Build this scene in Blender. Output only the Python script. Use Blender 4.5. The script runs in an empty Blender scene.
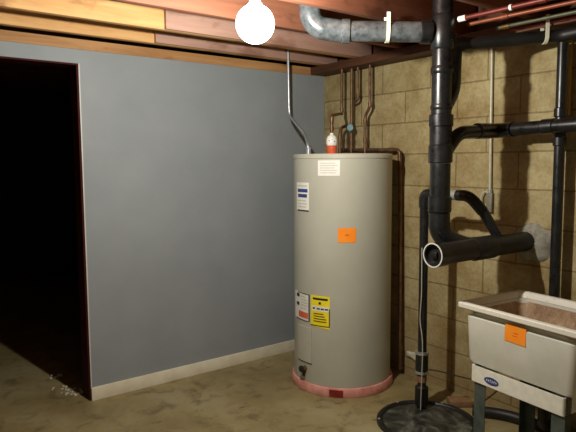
import bpy, bmesh, math, random
from mathutils import Vector, Matrix, Quaternion
random.seed(7)
sc = bpy.context.scene
COL = sc.collection
PI = math.pi

# ------------------------------------------------------------------ camera
cd = bpy.data.cameras.new('camera')
cam = bpy.data.objects.new('camera', cd)
COL.objects.link(cam)
cd.sensor_width = 36.0
cd.lens = 566.74 / 576.0 * 36.0
cd.clip_start = 0.02
F = Vector((0.59379521, 0.79924972, -0.09277465))
R = Vector((0.80237097, -0.59679666, -0.00588011))
U = R.cross(F).normalized()
m = Matrix((R, U, -F)).transposed()
cam.matrix_world = Matrix.Translation((-3.01408, -3.55261, 1.5)) @ m.to_4x4()
sc.camera = cam

# ------------------------------------------------------------------ world, light, exposure
w = bpy.data.worlds.new('world')
sc.world = w
w.use_nodes = True
w.node_tree.nodes['Background'].inputs[0].default_value = (0.5, 0.6, 0.8, 1)
w.node_tree.nodes['Background'].inputs[1].default_value = 0.0
BULB = Vector((-1.73, -1.612, 2.054))
ld = bpy.data.lights.new('bulb_light', 'POINT')
ld.energy = 72.0
ld.color = (1.0, 0.965, 0.88)
ld.shadow_soft_size = 0.022
lo = bpy.data.objects.new('bulb_light', ld)
lo.location = BULB
COL.objects.link(lo)
sc.view_settings.view_transform = 'Standard'
sc.view_settings.look = 'None'
sc.view_settings.exposure = 0.45
sc.view_settings.gamma = 1.0
sc.view_settings.use_curve_mapping = False


# ------------------------------------------------------------------ materials
def srgb(r, g, b):
    def c(v):
        v /= 255.0
        return v / 12.92 if v <= 0.04045 else ((v + 0.055) / 1.055) ** 2.4
    return (c(r), c(g), c(b), 1.0)


class NT:
    def __init__(s, name):
        s.m = bpy.data.materials.new(name)
        s.m.use_nodes = True
        s.t = s.m.node_tree
        s.b = s.t.nodes['Principled BSDF']

    def n(s, typ, **kw):
        nd = s.t.nodes.new(typ)
        for k, v in kw.items():
            setattr(nd, k, v)
        return nd

    def l(s, a, b):
        s.t.links.new(a, b)

    def coords(s, kind='Object', scale=(1, 1, 1), rot=(0, 0, 0), loc=(0, 0, 0)):
        tc = s.n('ShaderNodeTexCoord')
        mp = s.n('ShaderNodeMapping')
        mp.inputs['Scale'].default_value = scale
        mp.inputs['Rotation'].default_value = rot
        mp.inputs['Location'].default_value = loc
        s.l(tc.outputs[kind], mp.inputs['Vector'])
        return mp.outputs['Vector']

    def noise(s, vec, scale, detail=4.0, rough=0.6, dist=0.0):
        nd = s.n('ShaderNodeTexNoise')
        nd.inputs['Scale'].default_value = scale
        nd.inputs['Detail'].default_value = detail
        nd.inputs['Roughness'].default_value = rough
        nd.inputs['Distortion'].default_value = dist
        s.l(vec, nd.inputs['Vector'])
        return nd.outputs['Fac']

    def ramp(s, fac, stops):
        nd = s.n('ShaderNodeValToRGB')
        e = nd.color_ramp.elements
        while len(e) < len(stops):
            e.new(0.5)
        for i, (p, c) in enumerate(stops):
            e[i].position = p
            e[i].color = c
        s.l(fac, nd.inputs['Fac'])
        return nd.outputs['Color']

    def mix(s, fac, a, b, mode='MIX'):
        nd = s.n('ShaderNodeMix', data_type='RGBA', blend_type=mode)
        for sock, v in ((nd.inputs[0], fac), (nd.inputs[6], a), (nd.inputs[7], b)):
            if hasattr(v, 'is_linked') or hasattr(v, 'links'):
                s.l(v, sock)
            else:
                sock.default_value = v
        return nd.outputs[2]

    def bump(s, h, strength=0.2, dist=0.01):
        nd = s.n('ShaderNodeBump')
        nd.inputs['Strength'].default_value = strength
        nd.inputs['Distance'].default_value = dist
        s.l(h, nd.inputs['Height'])
        s.l(nd.outputs['Normal'], s.b.inputs['Normal'])
        return nd

    def set(s, color=None, rough=None, metal=None, spec=None):
        if color is not None:
            if isinstance(color, tuple):
                s.b.inputs['Base Color'].default_value = color
            else:
                s.l(color, s.b.inputs['Base Color'])
        if rough is not None:
            if isinstance(rough, (int, float)):
                s.b.inputs['Roughness'].default_value = rough
            else:
                s.l(rough, s.b.inputs['Roughness'])
        if metal is not None:
            s.b.inputs['Metallic'].default_value = metal
        if spec is not None:
            s.b.inputs['Specular IOR Level'].default_value = spec
        return s.m


WHT = (1, 1, 1, 1)
BLK = (0, 0, 0, 1)


def mottled(name, c1, c2, scale=8, rough=0.5, metal=0.0, bump=0.0, spec=0.5, detail=5, lo=0.35, hi=0.65, bscale=None):
    t = NT(name)
    v = t.coords()
    f = t.noise(v, scale, detail)
    t.set(t.ramp(f, [(lo, c1), (hi, c2)]), rough, metal, spec)
    if bump:
        t.bump(t.noise(v, bscale or scale * 6, 4), bump, 0.004)
    return t.m


M = {}
# painted blue-grey wall
t = NT('grey_wall_paint')
v = t.coords()
f = t.noise(v, 2.2, 5)
f2 = t.noise(v, 60, 3)
c = t.ramp(f, [(0.3, srgb(134, 140, 143)), (0.7, srgb(145, 151, 153))])
t.set(c, 0.62, spec=0.35)
t.bump(f2, 0.12, 0.003)
M['wall'] = t.m

# far room: its darkness is put into the wall colour
M['dark_wall'] = mottled('shaded_room_wall', srgb(52, 46, 44), srgb(62, 55, 50), 3, 0.8)
M['room_wall'] = mottled('basement_wall_paint', srgb(196, 192, 180), srgb(208, 204, 192), 3, 0.8)  # unseen walls, made paler to bounce more light

# concrete block wall
t = NT('painted_block')
tc = t.n('ShaderNodeTexCoord')
sep = t.n('ShaderNodeSeparateXYZ')
t.l(tc.outputs['Object'], sep.inputs[0])
cmb = t.n('ShaderNodeCombineXYZ')


def madd(tt, s, a, b):
    nd = tt.n('ShaderNodeMath', operation='MULTIPLY_ADD')
    tt.l(s, nd.inputs[0])
    nd.inputs[1].default_value = a
    nd.inputs[2].default_value = b
    return nd.outputs[0]


t.l(madd(t, sep.outputs['Y'], 1.0, 1.07 + 0.43 * 20), cmb.inputs[0])
t.l(madd(t, sep.outputs['Z'], 1.0, -0.053 + 0.2155 * 10), cmb.inputs[1])
# a little wobble in the joints
nz = t.n('ShaderNodeTexNoise')
nz.inputs['Scale'].default_value = 7
nz.inputs['Detail'].default_value = 3
t.l(cmb.outputs[0], nz.inputs['Vector'])
vm = t.n('ShaderNodeVectorMath', operation='MULTIPLY_ADD')
t.l(nz.outputs['Color'], vm.inputs[0])
vm.inputs[1].default_value = (0.008, 0.008, 0)
t.l(cmb.outputs[0], vm.inputs[2])
br = t.n('ShaderNodeTexBrick')
br.offset = 0.5
br.inputs['Scale'].default_value = 1.0
br.inputs['Mortar Size'].default_value = 0.006
br.inputs['Mortar Smooth'].default_value = 0.35
br.inputs['Brick Width'].default_value = 0.43
br.inputs['Row Height'].default_value = 0.2155
br.inputs['Color1'].default_value = srgb(184, 170, 128)
br.inputs['Color2'].default_value = srgb(174, 160, 118)
br.inputs['Mortar'].default_value = srgb(142, 126, 88)
t.l(vm.outputs[0], br.inputs['Vector'])
g = t.noise(tc.outputs['Object'], 3.5, 6, 0.65)
gc = t.ramp(g, [(0.32, srgb(196, 178, 148)), (0.6, WHT)])
g2 = t.noise(tc.outputs['Object'], 45, 4, 0.7)
gc2 = t.ramp(g2, [(0.3, srgb(226, 221, 210)), (0.6, WHT)])
c = t.mix(1.0, br.outputs['Color'], gc, 'MULTIPLY')
c = t.mix(1.0, c, gc2, 'MULTIPLY')
# browner towards the foot of the wall, broken up by noise
st = t.n('ShaderNodeMapRange')
st.inputs['From Min'].default_value = 0.0
st.inputs['From Max'].default_value = 0.45
st.inputs['To Min'].default_value = 0.8
st.inputs['To Max'].default_value = 0.0
t.l(sep.outputs['Z'], st.inputs['Value'])
stm = t.n('ShaderNodeMath', operation='MULTIPLY')
t.l(st.outputs[0], stm.inputs[0])
t.l(g, stm.inputs[1])
c = t.mix(stm.outputs[0], c, srgb(112, 86, 50))
t.set(c, 0.75, spec=0.3)
hh = t.n('ShaderNodeMath', operation='MULTIPLY_ADD')
t.l(br.outputs['Fac'], hh.inputs[0])
hh.inputs[1].default_value = -1.0
t.l(g2, hh.inputs[2])
t.bump(hh.outputs[0], 0.3, 0.005)
M['block'] = t.m

# concrete floor
t = NT('worn_concrete_floor')
v = t.coords()
f = t.noise(v, 1.6, 8, 0.62, 0.4)
f2 = t.noise(v, 7.0, 6, 0.7, 0.6)
f3 = t.noise(v, 40, 4, 0.7)
c = t.ramp(f, [(0.3, srgb(122, 108, 70)), (0.5, srgb(150, 136, 94)), (0.72, srgb(166, 158, 124))])
c = t.mix(t.ramp(f2, [(0.52, BLK), (0.66, (0.7, 0.7, 0.7, 1))]), c, srgb(100, 88, 58))
c = t.mix(t.ramp(f3, [(0.66, BLK), (0.76, (0.5, 0.5, 0.5, 1))]), c, srgb(84, 74, 52))
# scattered dark scuffs
vo = t.n('ShaderNodeTexVoronoi')
vo.inputs['Scale'].default_value = 3.1
vo.inputs['Randomness'].default_value = 1.0
mp = t.coords(scale=(1, 2.2, 1))
dn = t.n('ShaderNodeVectorMath', operation='MULTIPLY_ADD')
nz2 = t.n('ShaderNodeTexNoise')
nz2.inputs['Scale'].default_value = 14
t.l(mp, nz2.inputs['Vector'])
t.l(nz2.outputs['Color'], dn.inputs[0])
dn.inputs[1].default_value = (0.12, 0.12, 0)
t.l(mp, dn.inputs[2])
t.l(dn.outputs[0], vo.inputs['Vector'])
c = t.mix(t.ramp(vo.outputs['Distance'], [(0.055, (0.6, 0.6, 0.6, 1)), (0.09, BLK)]), c, srgb(70, 58, 38))
t.set(c, t.ramp(f2, [(0.3, (0.42,) * 3 + (1,)), (0.7, (0.62,) * 3 + (1,))]), spec=0.5)
t.bump(f3, 0.15, 0.004)
M['floor'] = t.m


def wood(name, c1, c2, knot, scale=1.0, rough=0.65, axis='X', knotty=True):
    t = NT(name)
    s = {'X': (1.2, 14, 14), 'Z': (14, 14, 1.2), 'Y': (14, 1.2, 14)}[axis]
    v = t.coords(scale=s)
    f = t.noise(v, 1.5 * scale, 6, 0.6, 0.8)
    c = t.ramp(f, [(0.3, c1), (0.68, c2)])
    if knotty:
        v2 = t.coords(scale=(2.6, 5.0, 5.0), loc=(0.3, 0.1, 0.2))
        vo = t.n('ShaderNodeTexVoronoi')
        vo.inputs['Scale'].default_value = 1.0
        nz = t.n('ShaderNodeTexNoise')
        nz.inputs['Scale'].default_value = 6
        t.l(v2, nz.inputs['Vector'])
        vm = t.n('ShaderNodeVectorMath', operation='MULTIPLY_ADD')
        t.l(nz.outputs['Color'], vm.inputs[0])
        vm.inputs[1].default_value = (0.35, 0.35, 0.35)
        t.l(v2, vm.inputs[2])
        t.l(vm.outputs[0], vo.inputs['Vector'])
        c = t.mix(t.ramp(vo.outputs['Distance'], [(0.2, (0.7, 0.7, 0.7, 1)), (0.36, BLK)]), c, knot)
    t.set(c, rough, spec=0.3)
    t.bump(f, 0.15, 0.003)
    return t.m


M['joist'] = wood('joist_pine', srgb(196, 144, 86), srgb(222, 176, 116), srgb(138, 80, 44))
M['joist_old'] = wood('old_joist_wood', srgb(118, 74, 54), srgb(146, 94, 70), srgb(84, 48, 34))
M['joist_grey'] = wood('greyish_joist_wood', srgb(156, 120, 104), srgb(180, 142, 124), srgb(130, 90, 72))  # greyish tone for the boards on the joist faces
M['plate'] = wood('wall_plate_wood', srgb(156, 112, 68), srgb(188, 142, 92), srgb(110, 70, 42))
M['sill'] = wood('sill_wood', srgb(70, 44, 30), srgb(96, 60, 40), srgb(50, 30, 22), axis='Y', knotty=False)
M['furring'] = wood('yellow_furring_wood', srgb(184, 140, 66), srgb(206, 164, 88), srgb(150, 104, 48), axis='Z', knotty=False)
M['subfloor'] = wood('subfloor_boards', srgb(120, 84, 54), srgb(150, 108, 70), srgb(90, 56, 34))
M['jamb'] = mottled('dark_red_stained_wood', srgb(52, 14, 10), srgb(68, 20, 15), 12, 0.7, spec=0.15)
M['baseboard'] = mottled('cream_paint', srgb(220, 212, 186), srgb(234, 228, 206), 9, 0.5, bump=0.05)
M['bead'] = mottled('white_edge_bead', srgb(196, 194, 188), srgb(210, 208, 200), 9, 0.5)

# black drain plastic
t = NT('black_drain_plastic')
v = t.coords()
f = t.noise(v, 14, 5, 0.7)
t.set(t.ramp(f, [(0.35, srgb(15, 15, 16)), (0.7, srgb(30, 31, 32))]), t.ramp(f, [(0.3, (0.22,) * 3 + (1,)), (0.7, (0.42,) * 3 + (1,))]), spec=0.55)
t.bump(t.noise(v, 60, 3), 0.08, 0.002)
M['abs'] = t.m
M['abs_dull'] = mottled('dull_black_plastic', srgb(17, 16, 16), srgb(32, 30, 28), 10, 0.5)
M['abs_glare'] = mottled('glare_grey_drain_plastic', srgb(70, 76, 80), srgb(122, 128, 130), 20, 0.25, metal=0.45, detail=6)  # glare on the overhead pipe put into its colour as grey
M['grey_coupling'] = mottled('grey_coupling_rubber', srgb(120, 124, 118), srgb(140, 144, 136), 20, 0.5)
M['ring'] = mottled('pale_cement_ring', srgb(196, 196, 188), srgb(214, 212, 202), 30, 0.5)
M['enamel'] = None
t = NT('heater_enamel')
v = t.coords()
f = t.noise(v, 3, 5)
f2 = t.noise(v, 120, 2)
t.set(t.ramp(f, [(0.3, srgb(172, 171, 155)), (0.7, srgb(182, 181, 166))]), 0.38, spec=0.5)
t.bump(f2, 0.06, 0.001)
M['enamel'] = t.m
M['enamel_lid'] = mottled('heater_lid_enamel', srgb(178, 177, 160), srgb(188, 186, 170), 5, 0.4)
M['base_pink'] = mottled('faded_pink_ring', srgb(196, 124, 112), srgb(222, 160, 146), 14, 0.5, bump=0.2)
M['base_red'] = mottled('dark_red_tape', srgb(120, 30, 24), srgb(146, 44, 34), 14, 0.5)
M['copper'] = mottled('aged_copper', srgb(78, 54, 38), srgb(128, 92, 66), 22, 0.45, metal=0.5, detail=6)
M['copper_red'] = mottled('red_brown_copper', srgb(92, 30, 22), srgb(118, 44, 34), 18, 0.5, metal=0.3)
M['copper_bright'] = mottled('orange_copper', srgb(116, 58, 36), srgb(146, 82, 52), 18, 0.5, metal=0.4)
M['verdigris'] = mottled('tarnished_green_pipe', srgb(70, 74, 56), srgb(96, 92, 66), 25, 0.5, metal=0.3)
M['teal'] = mottled('teal_valve_paint', srgb(70, 120, 124), srgb(92, 140, 142), 25, 0.5)
M['brass'] = mottled('old_brass', srgb(120, 92, 50), srgb(160, 128, 76), 30, 0.4, metal=0.8)
M['galv'] = mottled('galvanised_steel', srgb(170, 176, 180), srgb(200, 205, 208), 40, 0.35, metal=0.7)
M['conduit_paint'] = mottled('painted_conduit', srgb(176, 170, 146), srgb(196, 190, 166), 30, 0.45, metal=0.2)
M['box_grey'] = mottled('grey_fitting', srgb(112, 108, 92), srgb(132, 128, 112), 30, 0.5)
M['white_plastic'] = mottled('white_plastic', srgb(226, 226, 218), srgb(238, 238, 232), 12, 0.4)
M['red_plastic'] = mottled('orange_red_body', srgb(206, 84, 50), srgb(222, 102, 64), 20, 0.45)
M['black_plastic'] = mottled('black_moulded', srgb(20, 20, 20), srgb(34, 34, 33), 20, 0.45)
M['strap_white'] = mottled('yellowed_white_strap', srgb(222, 218, 190), srgb(238, 234, 210), 20, 0.5)
M['tub'] = mottled('off_white_tub_plastic', srgb(204, 204, 190), srgb(218, 217, 204), 7, 0.42)
t = NT('stained_tub_inside')
v = t.coords()
f = t.noise(v, 9, 6, 0.7)
f2 = t.noise(v, 55, 4, 0.75)
c = t.ramp(f, [(0.35, srgb(128, 98, 68)), (0.55, srgb(168, 138, 104)), (0.72, srgb(204, 186, 158))])
c = t.mix(t.ramp(f2, [(0.6, BLK), (0.7, (0.7, 0.7, 0.7, 1))]), c, srgb(214, 204, 186))
t.set(c, 0.6)
M['tub_in'] = t.m
t = NT('worn_tub_rim')
f2 = t.noise(t.coords(), 60, 4, 0.75)
t.set(t.ramp(f2, [(0.28, srgb(170, 156, 130)), (0.4, srgb(224, 220, 205))]), 0.45)
M['tub_rim'] = t.m
M['leg_metal'] = mottled('grey_green_leg_paint', srgb(62, 72, 68), srgb(84, 94, 88), 18, 0.5, metal=0.1)
M['apron'] = mottled('white_apron_paint', srgb(224, 222, 206), srgb(236, 234, 220), 30, 0.45)
M['orange'] = mottled('fluorescent_orange_paper', srgb(255, 140, 16), srgb(255, 152, 30), 10, 0.7)
M['orange_pen'] = mottled('faint_pen_marks', srgb(214, 104, 16), srgb(220, 112, 20), 10, 0.7)
M['paper'] = mottled('white_paper', srgb(226, 224, 214), srgb(236, 234, 226), 20, 0.6)
M['paper_faint'] = mottled('faded_print', srgb(196, 194, 182), srgb(204, 202, 190), 20, 0.6)
M['ink'] = mottled('black_ink', srgb(24, 24, 26), srgb(34, 34, 36), 20, 0.6)
M['blue_ink'] = mottled('blue_ink', srgb(44, 62, 120), srgb(54, 72, 134), 20, 0.5)
M['red_ink'] = mottled('orange_red_ink', srgb(208, 96, 60), srgb(218, 110, 74), 20, 0.6)
M['yellow'] = mottled('yellow_paper', srgb(238, 218, 20), srgb(246, 228, 40), 20, 0.6)
t = NT('scuffed_black_lid')
v = t.coords()
f = t.noise(v, 5, 7, 0.7, 1.6)
t.set(t.ramp(f, [(0.38, srgb(26, 27, 26)), (0.5, srgb(62, 64, 58)), (0.66, srgb(122, 122, 110))]), 0.4)
t.bump(f, 0.3, 0.006)
M['lid'] = t.m
M['mortar'] = mottled('grey_white_mortar', srgb(118, 114, 100), srgb(158, 154, 140), 22, 0.85, bump=0.7, bscale=50)
M['efflor'] = mottled('chalky_white_deposit', srgb(186, 176, 150), srgb(214, 206, 184), 22, 0.85, bump=0.5, bscale=50)
M['brick'] = mottled('brown_wood_offcut', srgb(122, 92, 62), srgb(146, 112, 78), 16, 0.8)
M['cable_white'] = mottled('white_cable', srgb(176, 172, 158), srgb(190, 186, 172), 20, 0.5)
M['cable_dark'] = mottled('dark_cable', srgb(52, 40, 30), srgb(64, 50, 38), 20, 0.6)
M['crumb'] = mottled('plaster_crumbs', srgb(196, 190, 172), srgb(214, 208, 190), 20, 0.9)

t = NT('glowing_bulb_glass')
out = t.t.nodes['Material Output']
em = t.n('ShaderNodeEmission')
em.inputs['Color'].default_value = (0.95, 0.97, 1.0, 1)
em.inputs['Strength'].default_value = 2.5
tr = t.n('ShaderNodeBsdfTransparent')
ad = t.n('ShaderNodeAddShader')
t.l(em.outputs[0], ad.inputs[0])
t.l(tr.outputs[0], ad.inputs[1])
t.l(ad.outputs[0], out.inputs['Surface'])
M['bulb'] = t.m


# ------------------------------------------------------------------ mesh helpers
class MB:
    """collects shapes, then links them as ONE mesh object"""

    def __init__(s):
        s.bm = bmesh.new()

    def box(s, x0, x1, y0, y1, z0, z1, mat=None, bevel=0.0):
        r = bmesh.ops.create_cube(s.bm, size=1.0)
        vs = r['verts']
        bmesh.ops.scale(s.bm, vec=(x1 - x0, y1 - y0, z1 - z0), verts=vs)
        bmesh.ops.translate(s.bm, vec=((x0 + x1) / 2, (y0 + y1) / 2, (z0 + z1) / 2), verts=vs)
        if bevel:
            es = list({e for v_ in vs for e in v_.link_edges})
            rr = bmesh.ops.bevel(s.bm, geom=es, offset=bevel, segments=2, affect='EDGES', profile=0.5)
            vs = list({v_ for f_ in rr['faces'] for v_ in f_.verts} | {v_ for v_ in vs if v_.is_valid})
        if mat is not None:
            bmesh.ops.transform(s.bm, matrix=mat, verts=vs)
        return s

    def tube(s, pts, r, seg=20, cap=True):
        pts = [Vector(p) for p in pts]
        n = len(pts)
        rs = [r] * n if isinstance(r, (int, float)) else list(r)
        dirs = []
        for i in range(n):
            if i == 0:
                d = pts[1] - pts[0]
            elif i == n - 1:
                d = pts[-1] - pts[-2]
            else:
                a = (pts[i] - pts[i - 1])
                b = (pts[i + 1] - pts[i])
                a = a.normalized() if a.length > 1e-9 else b.normalized()
                b = b.normalized() if b.length > 1e-9 else a
                d = a + b
            dirs.append(d.normalized())
        up = Vector((0, 0, 1)) if abs(dirs[0].z) < 0.9 else Vector((1, 0, 0))
        x = dirs[0].cross(up).normalized()
        rings = []
        for i in range(n):
            if i:
                q = dirs[i - 1].rotation_difference(dirs[i])
                x = q @ x
            x = (x - dirs[i] * x.dot(dirs[i])).normalized()
            y = dirs[i].cross(x)
            rings.append([s.bm.verts.new(pts[i] + (x * math.cos(2 * PI * k / seg) + y * math.sin(2 * PI * k / seg)) * rs[i]) for k in range(seg)])
        for i in range(n - 1):
            for k in range(seg):
                s.bm.faces.new((rings[i][k], rings[i][(k + 1) % seg], rings[i + 1][(k + 1) % seg], rings[i + 1][k]))
        if cap:
            s.bm.faces.new(list(reversed(rings[0])))
            s.bm.faces.new(rings[-1])
        return s

    def hollow(s, a, b, r0, r1, seg=28):
        """pipe end: open tube with wall thickness from a to b"""
        a, b = Vector(a), Vector(b)
        d = (b - a).normalized()
        up = Vector((0, 0, 1)) if abs(d.z) < 0.9 else Vector((1, 0, 0))
        x = d.cross(up).normalized()
        y = d.cross(x)
        rg = []
        for c, r in ((a, r0), (b, r0), (b, r1), (a, r1)):
            rg.append([s.bm.verts.new(c + (x * math.cos(2 * PI * k / seg) + y * math.sin(2 * PI * k / seg)) * r) for k in range(seg)])
        for i in range(4):
            for k in range(seg):
                s.bm.faces.new((rg[i][k], rg[i][(k + 1) % seg], rg[(i + 1) % 4][(k + 1) % seg], rg[(i + 1) % 4][k]))
        return s

    def lathe(s, prof, seg=48, center=(0, 0, 0)):
        """prof: (radius, z) list; closed at ends when radius is 0"""
        c = Vector(center)
        rings = []
        for r, z in prof:
            if r < 1e-6:
                rings.append([s.bm.verts.new(c + Vector((0, 0, z)))])
            else:
                rings.append([s.bm.verts.new(c + Vector((r * math.cos(2 * PI * k / seg), r * math.sin(2 * PI * k / seg), z))) for k in range(seg)])
        for i in range(len(rings) - 1):
            a, b = rings[i], rings[i + 1]
            for k in range(seg):
                k2 = (k + 1) % seg
                if len(a) == 1 and len(b) > 1:
                    s.bm.faces.new((a[0], b[k2], b[k]))
                elif len(b) == 1 and len(a) > 1:
                    s.bm.faces.new((a[k], a[k2], b[0]))
                elif len(a) > 1:
                    s.bm.faces.new((a[k], a[k2], b[k2], b[k]))
        return s

    def build(s, name, mat, parent=None, loc=None, angle=35, rotz=0.0):
        """loc: where the object's origin goes; geometry is given relative to it when parent is None"""
        bmesh.ops.recalc_face_normals(s.bm, faces=s.bm.faces)
        me = bpy.data.meshes.new(name)
        s.bm.to_mesh(me)
        s.bm.free()
        for p in me.polygons:
            p.use_smooth = True
        me.set_sharp_from_angle(angle=math.radians(angle))
        me.materials.append(mat)
        o = bpy.data.objects.new(name, me)
        COL.objects.link(o)
        if loc is not None:
            o.location = loc
        o.rotation_euler = (0, 0, rotz)
        if parent is not None:
            o.parent = parent
        return o


def recenter(o, p):
    """move a mesh object's origin to p, geometry stays"""
    p = Vector(p)
    o.data.transform(Matrix.Translation(-p))
    o.location = o.location + p
    return o


def tag(o, label, cat, group=None, kind=None):
    o['label'] = label
    o['category'] = cat
    if group:
        o['group'] = group
    if kind:
        o['kind'] = kind
    return o


def empty(name, loc, label, cat, group=None, rotz=0.0):
    o = bpy.data.objects.new(name, None)
    COL.objects.link(o)
    o.location = loc
    o.rotation_euler = (0, 0, rotz)
    o.empty_display_size = 0.1
    return tag(o, label, cat, group)


def struct(o):
    o['kind'] = 'structure'
    return o


def P(root, pts):
    """world points -> points relative to an (unrotated) root"""
    return [Vector(p) - Vector(root.location) for p in pts]


def bend(a, c, b, n=8):
    """quarter-turn like curve from a to b with corner c"""
    a, b, c = Vector(a), Vector(b), Vector(c)
    return [(a * (1 - t_) ** 2 + c * 2 * t_ * (1 - t_) + b * t_ ** 2) for t_ in [i / n for i in range(n + 1)]]


def rounded(pts, rad, n=6):
    """polyline with rounded corners"""
    pts = [Vector(p) for p in pts]
    out = [pts[0]]
    for i in range(1, len(pts) - 1):
        a = (pts[i - 1] - pts[i])
        b = (pts[i + 1] - pts[i])
        ra = min(rad, a.length * 0.49)
        rb = min(rad, b.length * 0.49)
        out += bend(pts[i] + a.normalized() * ra, pts[i], pts[i] + b.normalized() * rb, n)
    out.append(pts[-1])
    return out


# ================================================================== SETTING
CEIL = 2.49
H = 2.19
XL, YB, YF = -5.2, -5.0, 4.5
struct(MB().box(XL, 0.0, YB, YF, -0.12, 0.0).build('floor', M['floor']))
struct(MB().box(XL - .1, 0.2, YB - .1, YF + .1, CEIL, CEIL + 0.03).build('ceiling', M['subfloor']))
struct(MB().box(0.0, 0.2, YB, YF, -0.12, H).build('wall_right', M['block']))
struct(MB().box(XL - .1, XL, YB, YF, -0.12, CEIL).build('wall_left', M['room_wall']))
struct(MB().box(XL, 0.0, YB - .1, YB, -0.12, CEIL).build('wall_front', M['room_wall']))
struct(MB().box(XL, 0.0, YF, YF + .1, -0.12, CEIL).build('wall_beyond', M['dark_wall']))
JX = -1.945
OT = 2.106
OL = -2.86
mb = MB()
mb.box(JX, 0.0, 0.0, 0.12, 0.0, H)
mb.box(OL, JX, 0.0, 0.12, OT, H)
mb.box(XL, OL, 0.0, 0.12, 0.0, H)
struct(mb.build('wall_back', M['wall']))
struct(MB().box(JX + 0.0005, -0.001, -0.016, -0.0005, 0.0, 0.086, bevel=0.003).build('baseboard_back', M['baseboard']))
# wooden plate along the top of the grey wall, sill on the block wall
struct(MB().box(XL, -0.001, -0.004, 0.12, H + .0005, H + 0.06).build('trim_1', M['plate']))
struct(MB().box(0.0, 0.2, YB, YF, H + .0005, H + 0.06).build('trim_2', M['sill']))
struct(MB().box(0.03, 0.2, YB, YF, H + 0.0605, CEIL - .0005).build('trim_3', M['sill']))
struct(MB().box(-0.15, -0.0005, YB, -0.005, H + .003, H + 0.0595, bevel=0.003).build('trim_6', M['sill']))
# dark jamb lining the opening
mb = MB()
mb.box(JX - 0.011, JX - 0.0005, 0.003, 0.126, 0.0, OT - 0.0005)
mb.box(OL + 0.0005, OL + 0.018, 0.001, 0.126, 0.0, OT - 0.0005)
mb.box(OL + 0.018, JX - 0.011, 0.003, 0.126, OT - 0.010, OT - 0.0005)
struct(mb.build('trim_4', M['jamb']))
struct(MB().box(JX + 0.0005, JX + 0.007, -0.0025, -0.0005, 0.087, OT).build('trim_5', M['bead']))

# ------------------------------------------------------------------ joists
GJ = 'wooden joists across the basement ceiling'


def joist(Y, x0, x1, mat, label, z0=2.25):
    o = MB().box(x0, x1, -0.024, 0.024, 0, CEIL - z0 - .001, bevel=0.003).build('ceiling_joist', mat, loc=(0, Y, z0))
    return tag(o, label, 'joist', GJ)


joist(-0.13, XL, -0.001, M['joist'], 'knotty wooden ceiling joist closest to the top of the grey wall')
joist(-0.50, XL, -0.001, M['joist'], 'broad bright pine ceiling joist in the top left corner, second from the grey wall')
joist(-0.93, XL, -0.001, M['joist_old'], 'reddish wooden ceiling joist just beyond the silvery pipe elbow')
joist(-1.385, XL, -0.001, M['joist_old'], 'reddish wooden ceiling joist crossing above the silvery overhead pipe')
joist(-1.86, XL, -0.001, M['joist_old'], 'dark wooden ceiling joist crossing over the start of the copper pipes')
joist(-2.30, XL, -0.001, M['joist_old'], 'dark wooden ceiling joist over the copper pipes in the top right corner')
# short nailer boards on the faces of the two pine joists, starting beside the bulb
o = MB().box(-1.62, -0.02, -0.012, 0.012, 0.0, 0.2, bevel=0.002).build('joist_board', M['joist_grey'], loc=(0, -0.5375, 2.251))
tag(o, 'greyish board nailed on the bright pine joist behind the light bulb', 'board')
o = MB().box(-1.52, -0.02, -0.012, 0.012, 0.0, 0.2, bevel=0.002).build('joist_board', M['joist_grey'], loc=(0, -0.1675, 2.251))
tag(o, 'greyish board nailed on the joist closest to the grey wall', 'board')

# ------------------------------------------------------------------ light bulb
root = empty('light_bulb', BULB, 'bare glowing white light bulb hanging from the ceiling joists', 'light bulb')
R0 = 0.078  # globe enlarged to stand in for the glare around the bulb
prof = [(0, -R0)]
for i in range(1, 15):
    a = -PI / 2 + i * PI * 0.86 / 14
    prof.append((R0 * math.cos(a), R0 * math.sin(a)))
prof += [(0.024, 0.082), (0.02, 0.09), (0, 0.09)]
MB().lathe(prof, 32).build('bulb_glass', M['bulb'], root)
MB().lathe([(0, 0.0905), (0.02, 0.0905), (0.025, 0.096), (0.027, 0.138), (0.02, 0.148), (0, 0.148)], 24).build('socket', M['black_plastic'], root)
MB().tube([(0, 0, 0.147), (0, 0, CEIL - BULB.z - 0.02)], 0.004, 8).build('cord', M['black_plastic'], root)
MB().lathe([(0, 0.4), (0.045, 0.405), (0.05, CEIL - BULB.z - .0005), (0, CEIL - BULB.z - .0005)], 24).build('ceiling_rose', M['white_plastic'], root)

# ================================================================== WATER HEATER
HC = Vector((-0.42, -0.683, 0))
HR, HT = 0.3316, 1.558
heater = empty('water_heater', HC, 'tall light grey cylindrical water heater standing in the corner', 'water heater')
prof = [(0, 0.045), (HR - 0.012, 0.045), (HR - 0.001, 0.05), (HR, 0.06), (HR, HT - 0.03), (HR + 0.002, HT - 0.028)]
MB().lathe([(0, 0.045), (HR - 0.01, 0.045), (HR, 0.055), (HR, HT - 0.022), (HR - 0.004, HT - 0.021), (0, HT - 0.021)], 96).build('tank_jacket', M['enamel'], heater)
MB().lathe([(HR + 0.0005, HT - 0.03), (HR + 0.004, HT - 0.028), (HR + 0.004, HT - 0.006), (HR - 0.002, HT), (HR - 0.02, HT), (HR - 0.03, HT - 0.006), (0, HT - 0.006), (0, HT - 0.0205), (HR + 0.0005, HT - 0.0205)], 96).build('lid', M['enamel_lid'], heater)
MB().lathe([(HR - 0.03, 0.0), (HR + 0.017, 0.0), (HR + 0.02, 0.006), (HR + 0.018, 0.04), (HR + 0.012, 0.055), (HR + 0.002, 0.06), (HR + 0.0008, 0.044), (HR - 0.03, 0.044), (HR - 0.03, 0.0)], 96).build('base_ring', M['base_pink'], heater)['label'] = 'faded pink ring around the foot'


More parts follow.
